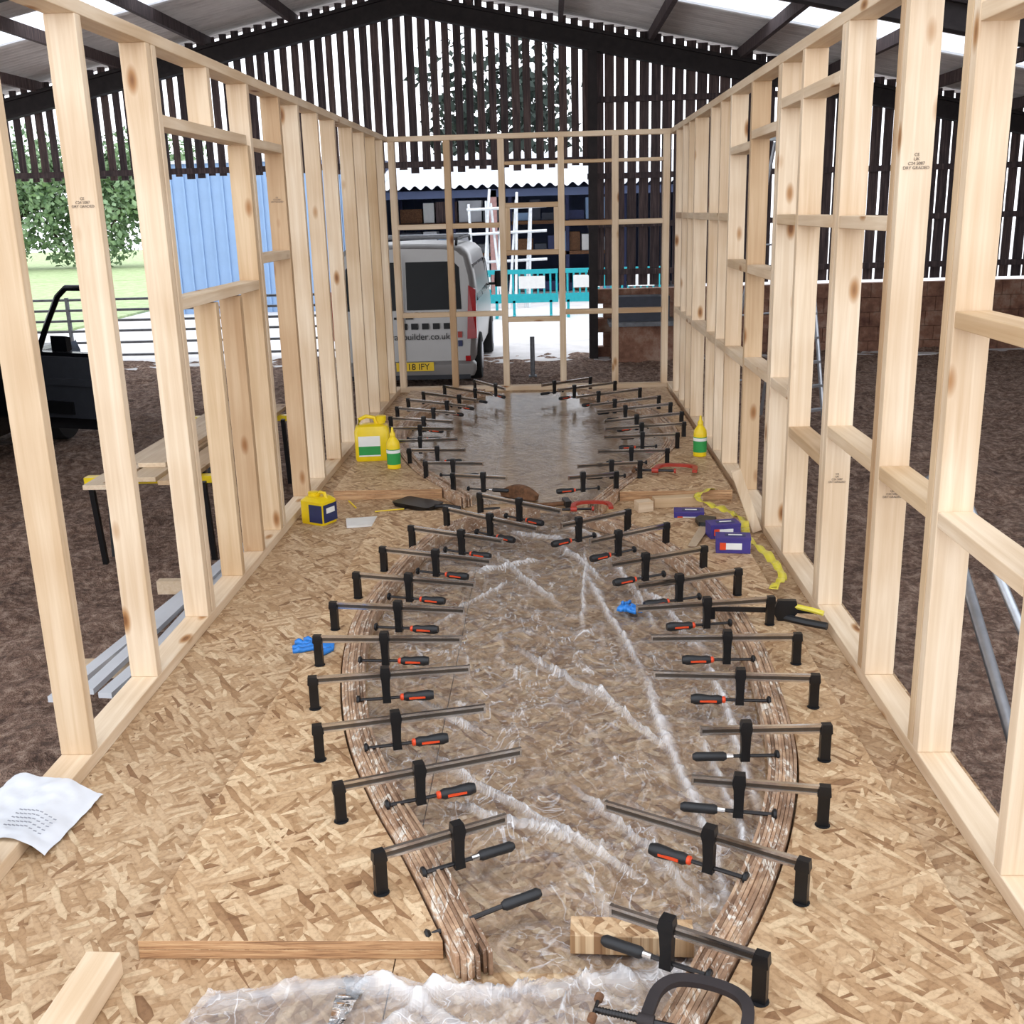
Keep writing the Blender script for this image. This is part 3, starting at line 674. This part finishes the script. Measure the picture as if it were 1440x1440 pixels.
for s_ in (-1,1):
    q=[(s_*.05,rearx(.52),1.10),(s_*.80,rearx(.52)+.02,1.10),(s_*.78,rearx(.85)+.02,1.66),(s_*.70,rearx(.90)+.02,1.74),(s_*.05,rearx(.90),1.74)]
    b.loft([[(p[0],p[1]-.012,p[2]) for p in q],[(p[0],p[1]+.02,p[2]) for p in q]],'glass')
    for y0,y1 in ((.5,1.5),(1.6,2.6)):
        q=[(s_*.988,y0,1.18),(s_*.988,y1,1.18),(s_*.925,y1,1.68),(s_*.925,y0,1.68)]
        b.loft([[(p[0]+s_*.012,p[1],p[2]) for p in q],[(p[0]-s_*.02,p[1],p[2]) for p in q]],'glass')
    q=[(s_*.985,2.75,1.18),(s_*.97,3.95,1.14),(s_*.93,3.45,1.64),(s_*.935,2.75,1.68)]
    b.loft([[(p[0]+s_*.012,p[1],p[2]) for p in q],[(p[0]-s_*.02,p[1],p[2]) for p in q]],'glass')
q=[(-.8,3.45,1.84),(.8,3.45,1.84),(.88,4.22,1.27),(-.88,4.22,1.27)]
b.loft([[(p[0],p[1]+.04,p[2]+.04) for p in q],[(p[0],p[1]-.05,p[2]-.05) for p in q]],'glass')
b.obj("windows",van)
b=MB(); b.bb(-.006,.006,-.0,.03,.42,1.85,'ink')
for s_ in (-1,1):
    b.loft([[(s_*.87,.0,.70),(s_*1.0,.06,.70),(s_*1.0,.06,1.36),(s_*.90,.05,1.42)],[(s_*.87,.14,.70),(s_*1.0,.16,.70),(s_*1.0,.20,1.36),(s_*.90,.20,1.42)]],'redl')
    b.bb(s_*.08-.05,s_*.08+.05,.005,.025,.98,1.01,'ink')
    b.bb(s_*.88-.04,s_*.88+.03,-.03,.05,.40,.47,'redl')
b.obj("lights_and_seams",van)
b=MB(); b.loft([rrect(1.90,.20,.05,.20,0,.05),rrect(1.96,.22,.06,.26,0,.05),rrect(1.96,.22,.06,.36,0,.05),rrect(1.90,.16,.05,.40,0,.07)],'vanp'); b.bb(-.9,.9,-.07,.0,.16,.22,'seat'); b.obj("bumper",van,smooth=True,autos=40)
b=MB(); b.bb(-.12,.40,-.082,-.07,.28,.40,'yplate'); b.obj("number_plate",van)
text("N18 IFY",.12,(.14,-.084,.30),(math.pi/2,0,0),van,"plate_text")
text("vanbuilder.co.uk",.125,(.22,.005,.70),(math.pi/2,0,0),van,"door_lettering")
b=MB()
for i in range(5): b.bb(-.05+i*.15,.04+i*.15,.008,.03,.84,.92,'ink')
b.bb(.74,.80,.008,.03,.60,.68,'navy'); b.bb(.74,.80,.008,.03,.72,.80,'red')
b.obj("door_icons",van)
b=MB()
for s_ in (-.99,.99):
    for y in (1.05,4.05):
        sg=1 if s_>0 else -1
        b.turn((s_*.79,y,.345),[(.20,0),(.33,sg*.005),(.345,sg*.03),(.345,sg*.19),(.33,sg*.215),(.20,sg*.22)],'tyre',28,Vector((1,0,0)))
        b.turn((s_*.79,y,.345),[(.20,0),(.20,sg*.225)],'alu',10,Vector((1,0,0)))
b.obj("wheels",van,smooth=True,autos=40)
b=MB()
for s_ in (-.72,.72): b.tube([(s_,.5,1.95),(s_,.6,2.02),(s_,3.0,2.02),(s_,3.1,1.95)],.02,'ink')
for y in (.8,1.7,2.6): b.cyl((-.74,y,2.04),(.74,y,2.04),.018,'alu',8)
b.obj("roof_bars",van,smooth=True,autos=40)
b=MB()
for s_ in (-1,1): b.loft([rrect(.10,.10,.03,0,s_*1.13,3.75),rrect(.12,.12,.03,.1,s_*1.13,3.75),rrect(.1,.1,.03,.26,s_*1.13,3.75)],'ink'); b.bb(min(s_*.96,s_*1.1),max(s_*.96,s_*1.1),3.72,3.78,.03,.07,'ink')
o=b.obj("mirrors",van,smooth=True,autos=40); o.location.z=1.15

# ---------------------------------------------------------------- black car with open door
car=empty("black_car",(-6.55,7.75,GZ-.03)); car.scale=(1.1,1.1,1.1)
b=MB()
def csec(y,Hh,W,belt=.95,zb=.28):
    o=[(W*.92,y,zb),(W,y,zb+.15),(W*1.0,y,belt-.1),(W*.96,y,belt)]
    if Hh>belt+.05: o+=[(W*.80,y,Hh-.06),(W*.68,y,Hh)]
    else: o+=[(W*.86,y,Hh),(W*.7,y,Hh+.01)]
    return o+[(-p[0],p[1],p[2]) for p in o[::-1]]
b.loft([csec(.1,.85,.80),csec(.25,1.0,.86),csec(.7,1.52,.9),csec(1.2,1.60,.92),csec(2.4,1.60,.92),csec(2.8,1.50,.92),csec(3.5,1.02,.92),csec(4.3,.92,.88),csec(4.5,.65,.78)],'blackcar')
b.obj("body",car,smooth=True,autos=35)
b=MB()
for s_ in (-1,1):
    q=[(s_*.895,.9,1.0),(s_*.895,3.2,1.0),(s_*.78,2.7,1.45),(s_*.765,1.1,1.48)]
    b.loft([[(p[0]+s_*.012,p[1],p[2]) for p in q],[(p[0]-s_*.03,p[1],p[2]) for p in q]],'glass')
q=[(-.68,2.82,1.48),(.68,2.82,1.48),(.8,3.45,1.06),(-.8,3.45,1.06)]; b.loft([[(p[0],p[1]+.02,p[2]+.02) for p in q],[(p[0],p[1]-.03,p[2]-.03) for p in q]],'glass')
b.obj("windows",car)
b=MB()
for s_ in (-1,1):
    for y in (.95,3.72):
        x0=s_*.72
        b.turn((x0,y,.33),[(.2,0),(.32,s_*.01),(.33,s_*.03),(.33,s_*.19),(.32,s_*.21),(.2,s_*.215)],'tyre',28,Vector((1,0,0))); b.turn((x0,y,.33),[(.19,0),(.19,s_*.225)],'alu',8,Vector((1,0,0)))
b.obj("wheels",car,smooth=True,autos=40)
b=MB()
lo=[(0,.24),(.95,.26),(1.04,.60),(1.02,.98),(0,.98)]
b.loft([[(p[0],-.05,p[1]) for p in lo],[(p[0],.05,p[1]) for p in lo]],'blackcar')
b.loft([[(p[0]*.86+.07,-.085,p[1]*.8+.16) for p in lo],[(p[0]*.9+.05,-.05,p[1]*.8+.16) for p in lo]],'seat')
b.bb(.25,.80,-.12,-.08,.68,.74,'seat'); b.bb(.1,.5,-.11,-.08,.40,.52,'black')
b.tube([(.02,0,.96),(.20,0,1.25),(.38,0,1.50),(.50,0,1.58),(.86,0,1.58),(.96,0,1.50),(1.0,0,.97)],.028,'blackcar',8)
b.loft([[(.12,.08,.96),(.32,.08,.96),(.32,.08,1.12),(.12,.08,1.12)],[(.14,.16,.98),(.30,.16,.98),(.30,.16,1.10),(.14,.16,1.10)]],'blackcar')
b.obj("open_door",car,smooth=True,autos=30,loc=(.96,3.15,0),rotz=-.40)

# ---------------------------------------------------------------- trestles, planks, ladder
b=MB()
for y in (7.3,9.6):
    for x in (-3.25,-2.45):
        b.box((x,y-.12,GZ+.28),(.035,.035,.62),'black',Matrix.Rotation(.12,3,'X')); b.box((x,y+.12,GZ+.28),(.035,.035,.62),'black',Matrix.Rotation(-.12,3,'X'))
    b.bb(-3.35,-2.3,y-.04,y+.04,GZ+.55,GZ+.60,'yellow')
b.obj("trestle")
b=MB()
for i,(x,y0,y1) in enumerate([(-3.1,6.9,10.2),(-2.87,7.1,10.4),(-2.62,7.0,10.0)]): b.bb(x-.1,x+.1,y0,y1,GZ+.602,GZ+.635,'py')
b.bb(-3.0,-2.8,7.4,10.1,GZ+.636,GZ+.67,'py'); b.obj("plank_stack",bevel=.003)
b=MB()
for i in range(7): b.box((-2.35+.085*i,5.9+.05*(i%3),GZ+.10+.02*(i%2)),(.07,2.4,.03),'whiteclad',Matrix.Rotation(.05*(i%3)-.10,3,'Z'))
b.box((-2.2,5.2,GZ+.045),(.8,.06,.09),'py'); b.box((-2.2,6.5,GZ+.045),(.8,.06,.09),'py'); b.obj("trim_board_pile")
b=MB()
def lad(xo,yb,yt,h):
    for s_ in (-1,1):
        p0=Vector((xo+s_*.26,yb,GZ-.02)); p1=Vector((xo+s_*.16,yt,GZ+h)); b.cyl(p0,p1,.022,'alu',8)
        b.cyl(p0,p0+Vector((0,0,.05)),.032,'grip',8)
    n=int(h/.25)
    for i in range(1,n):
        t=i*.25/h; w_=.26-.10*t; y=yb+(yt-yb)*t; z=GZ-.02+h*t
        b.bb(xo-w_,xo+w_,y-.035,y+.035,z-.012,z+.012,'alu')
lad(0,-.45,0,3.0)
for s_ in (-1,1): b.cyl((s_*.30,.65,GZ-.02),(s_*.16,.03,GZ+2.95),.018,'alu',8)
for t in (.15,.4,.65): b.cyl((-.30+.14*t,.65-.62*t,GZ+2.97*t),(.30-.14*t,.65-.62*t,GZ+2.97*t),.012,'alu',6)
b.bb(-.19,.19,-.1,.13,GZ+2.97,GZ+3.02,'alu'); b.obj("stepladder",loc=(2.45,11.6,0),rotz=.5)
b=MB(); b.cyl((1.55,2.6,GZ),(1.75,4.6,.25),.024,'alu',10); b.cyl((1.9,2.9,GZ),(1.62,4.2,.55),.018,'alu',10); b.cyl((1.78,4.62,GZ-.05),(1.78,4.62,.60),.022,'galv',10); b.cyl((1.5,4.30,.52),(1.8,4.66,.56),.018,'galv',10); b.obj("scaffold_pole_rack",smooth=True,autos=40)

# ---------------------------------------------------------------- outside
def clad(b,x0,x1,y,z0,z1,k,pitch=.25):
    x=x0
    while x<x1-.01:
        e=min(x+pitch,x1); b.bb(x,e,y,y+.05,z0,z1,k,.5); b.bb(x,x+.05,y-.04,y,z0,z1,k,.5); x=e
b=MB(); clad(b,-10.3,-5.3,28,GZ-.05,3.0,'blueshed',.33); b.bb(-10.3,-10.2,28,29.4,GZ-.05,3.0,'blueshed'); b.bb(-5.4,-5.3,28,29.4,GZ-.05,3.0,'blueshed'); b.bb(-10.4,-5.2,27.9,29.4,3.0,3.08,'whiteclad'); b.obj("blue_steel_shed")
b=MB(); clad(b,-4.9,4,37,GZ-.05,3.2,'greyclad',.3); b.bb(-5,-4.9,30,37,GZ-.05,3.2,'greyclad'); b.bb(4,4.1,30,37,GZ-.05,3.2,'greyclad')
R=[[],[]]
for i in range(221):
    x=-5.1+9.6*i/220; h=.05*math.cos(x*2*math.pi/.3); R[0].append((x,29.6,2.30+h)); R[1].append((x,37.2,3.5+h))
b.loft(R,'whiteclad',False,.5,False)
b.bb(-5,4.1,29.9,30.05,2.02,2.22,'greyclad')
for x in (-4.9,-1.55,1.3,4.0): b.bb(x-.1,x+.1,29.9,30.1,GZ-.05,2.2,'pinkpost')
b.obj("storage_building")
b=MB(); cols_=['navy','white','board','bark','fly','galv','whiteclad','blueshed']
for x in (-4.6,-2.9,-1.2,.5,2.2):
    for y in (33,34): b.bb(x-.05,x+.05,y-.05,y+.05,GZ-.05,2.3,'navy')
for z in (.45,1.35):
    b.bb(-4.6,2.2,32.95,33.05,z-.1,z,'bark'); b.bb(-4.6,2.2,33,34,z-.03,z,'galv')
for z in (GZ,.46,1.36):
    x=-4.5
    while x<2:
        w_=random.uniform(.25,.7); b.bb(x,x+w_,33.05,33.8,z,z+random.uniform(.2,.65),random.choice(cols_)); x+=w_+.05
b.obj("pallet_racking")
b=MB()
for i in range(9):
    x=-1.9+i*.17+random.uniform(-.05,.05); b.cyl((x,27.5+random.uniform(-.3,.3),GZ-.04),(x+random.uniform(-.3,.3),28.2,2.0+random.uniform(-.4,.2)),.035,'scaff',8)
for z in (.4,1.1,1.7): b.cyl((-2.1,27.8,z),(-.1,27.9,z+.05),.035,'scaff',8)
b.obj("scaffold_tubes",smooth=True,autos=40)
b=MB()
for i in range(4):
    x=-2.3+i*1.25
    b.bb(x,x+1.2,25.0,25.06,GZ+.95,GZ+1.05,'teal'); b.bb(x,x+1.2,25,25.06,GZ+.30,GZ+.50,'teal')
    for j in range(9): b.bb(x+j*.143,x+j*.143+.045,25.01,25.05,GZ+.45,GZ+1.0,'teal')
    for xx in (x+.15,x+1.0): b.bb(xx,xx+.06,24.75,25.3,GZ-.04,GZ+.03,'teal'); b.bb(xx,xx+.06,25,25.06,GZ,GZ+.35,'teal')
    b.bb(x+.3,x+.9,24.985,25,GZ+.62,GZ+.9,'white')
b.obj("crowd_barrier")
b=MB(); b.cyl((-.30,15.9,GZ-.05),(-.30,15.9,GZ+.55),.035,'galv',10); b.bb(-.36,-.24,15.85,15.95,GZ-.06,GZ-.02,'galv'); b.obj("steel_post")
b=MB(); b.bb(.95,1.9,17.0,17.6,GZ-.05,GZ+.55,'block'); b.bb(.9,1.95,16.95,17.65,GZ+.55,GZ+.62,'galv'); b.bb(1.0,1.85,17.1,17.5,GZ+.62,GZ+1.0,'fly'); b.obj("feed_trough")

def tree(x,y,h,seed,n=4200,k='leaf',sp=.28):
    rnd=random.Random(seed); b=MB(); z0=GZ-.0
    b.tube([(x,y,z0),(x+.1,y,z0+h*.3),(x-.1,y,z0+h*.6)],.03*h,'trunk')
    bl=[(x+rnd.uniform(-sp,sp)*h*1.3,y+rnd.uniform(-.2,.2)*h,z0+h*rnd.uniform(.12,.85),h*rnd.uniform(.14,.24)) for _ in range(18)]
    for c in bl[:6]: b.tube([(x,y,z0+h*.3),((x+c[0])/2,(y+c[1])/2,z0+h*.45),(c[0],c[1],c[2])],.01*h,'trunk',5)
    for i in range(n):
        c=bl[i%18]; d=Vector((rnd.gauss(0,1),rnd.gauss(0,1),rnd.gauss(0,1))).normalized()*c[3]*rnd.uniform(.5,1.08)
        p=Vector(c[:3])+d; s_=.024*h*rnd.uniform(.6,1.3); u=Vector((rnd.gauss(0,1),rnd.gauss(0,1),rnd.gauss(0,1))).normalized(); v=u.cross(d).normalized()
        b.face(b.ring([p-u*s_,p-v*s_*.6,p+u*s_,p+v*s_*.6]),k,rnd.random())
    b.obj("tree")
for i,(x,y,h) in enumerate([(-35,56,7.5),(-31.5,58,6.5),(-28,56,7),(-24.5,58,6.5),(-21,57,7),(-38,55,7)]): tree(x,y,h,i)
tree(-2.0,44,8.6,11,3600,'darkleaf',.16)

# ---------------------------------------------------------------- light & camera
w=bpy.data.worlds.new("sky"); scn.world=w; w.use_nodes=True
nt=w.node_tree; bg=nt.nodes["Background"]; tc=nt.nodes.new("ShaderNodeTexCoord"); sp=nt.nodes.new("ShaderNodeSeparateXYZ"); rp=nt.nodes.new("ShaderNodeValToRGB")
nt.links.new(tc.outputs["Generated"],sp.inputs[0]); nt.links.new(sp.outputs[2],rp.inputs[0]); nt.links.new(rp.outputs[0],bg.inputs[0])
rp.color_ramp.elements[0].color=(.93,.95,1,1); rp.color_ramp.elements[1].color=(.84,.90,1,1); bg.inputs[1].default_value=2.4
scn.view_settings.view_transform='Standard'; scn.view_settings.exposure=0
cd=bpy.data.cameras.new("camera"); cam=bpy.data.objects.new("camera",cd); COL.objects.link(cam)
cam.location=(0,0,1.65); cam.rotation_euler=(1.29560,.02610,.03463); cd.lens=37.5; cd.sensor_width=36; cd.clip_end=300
scn.camera=cam
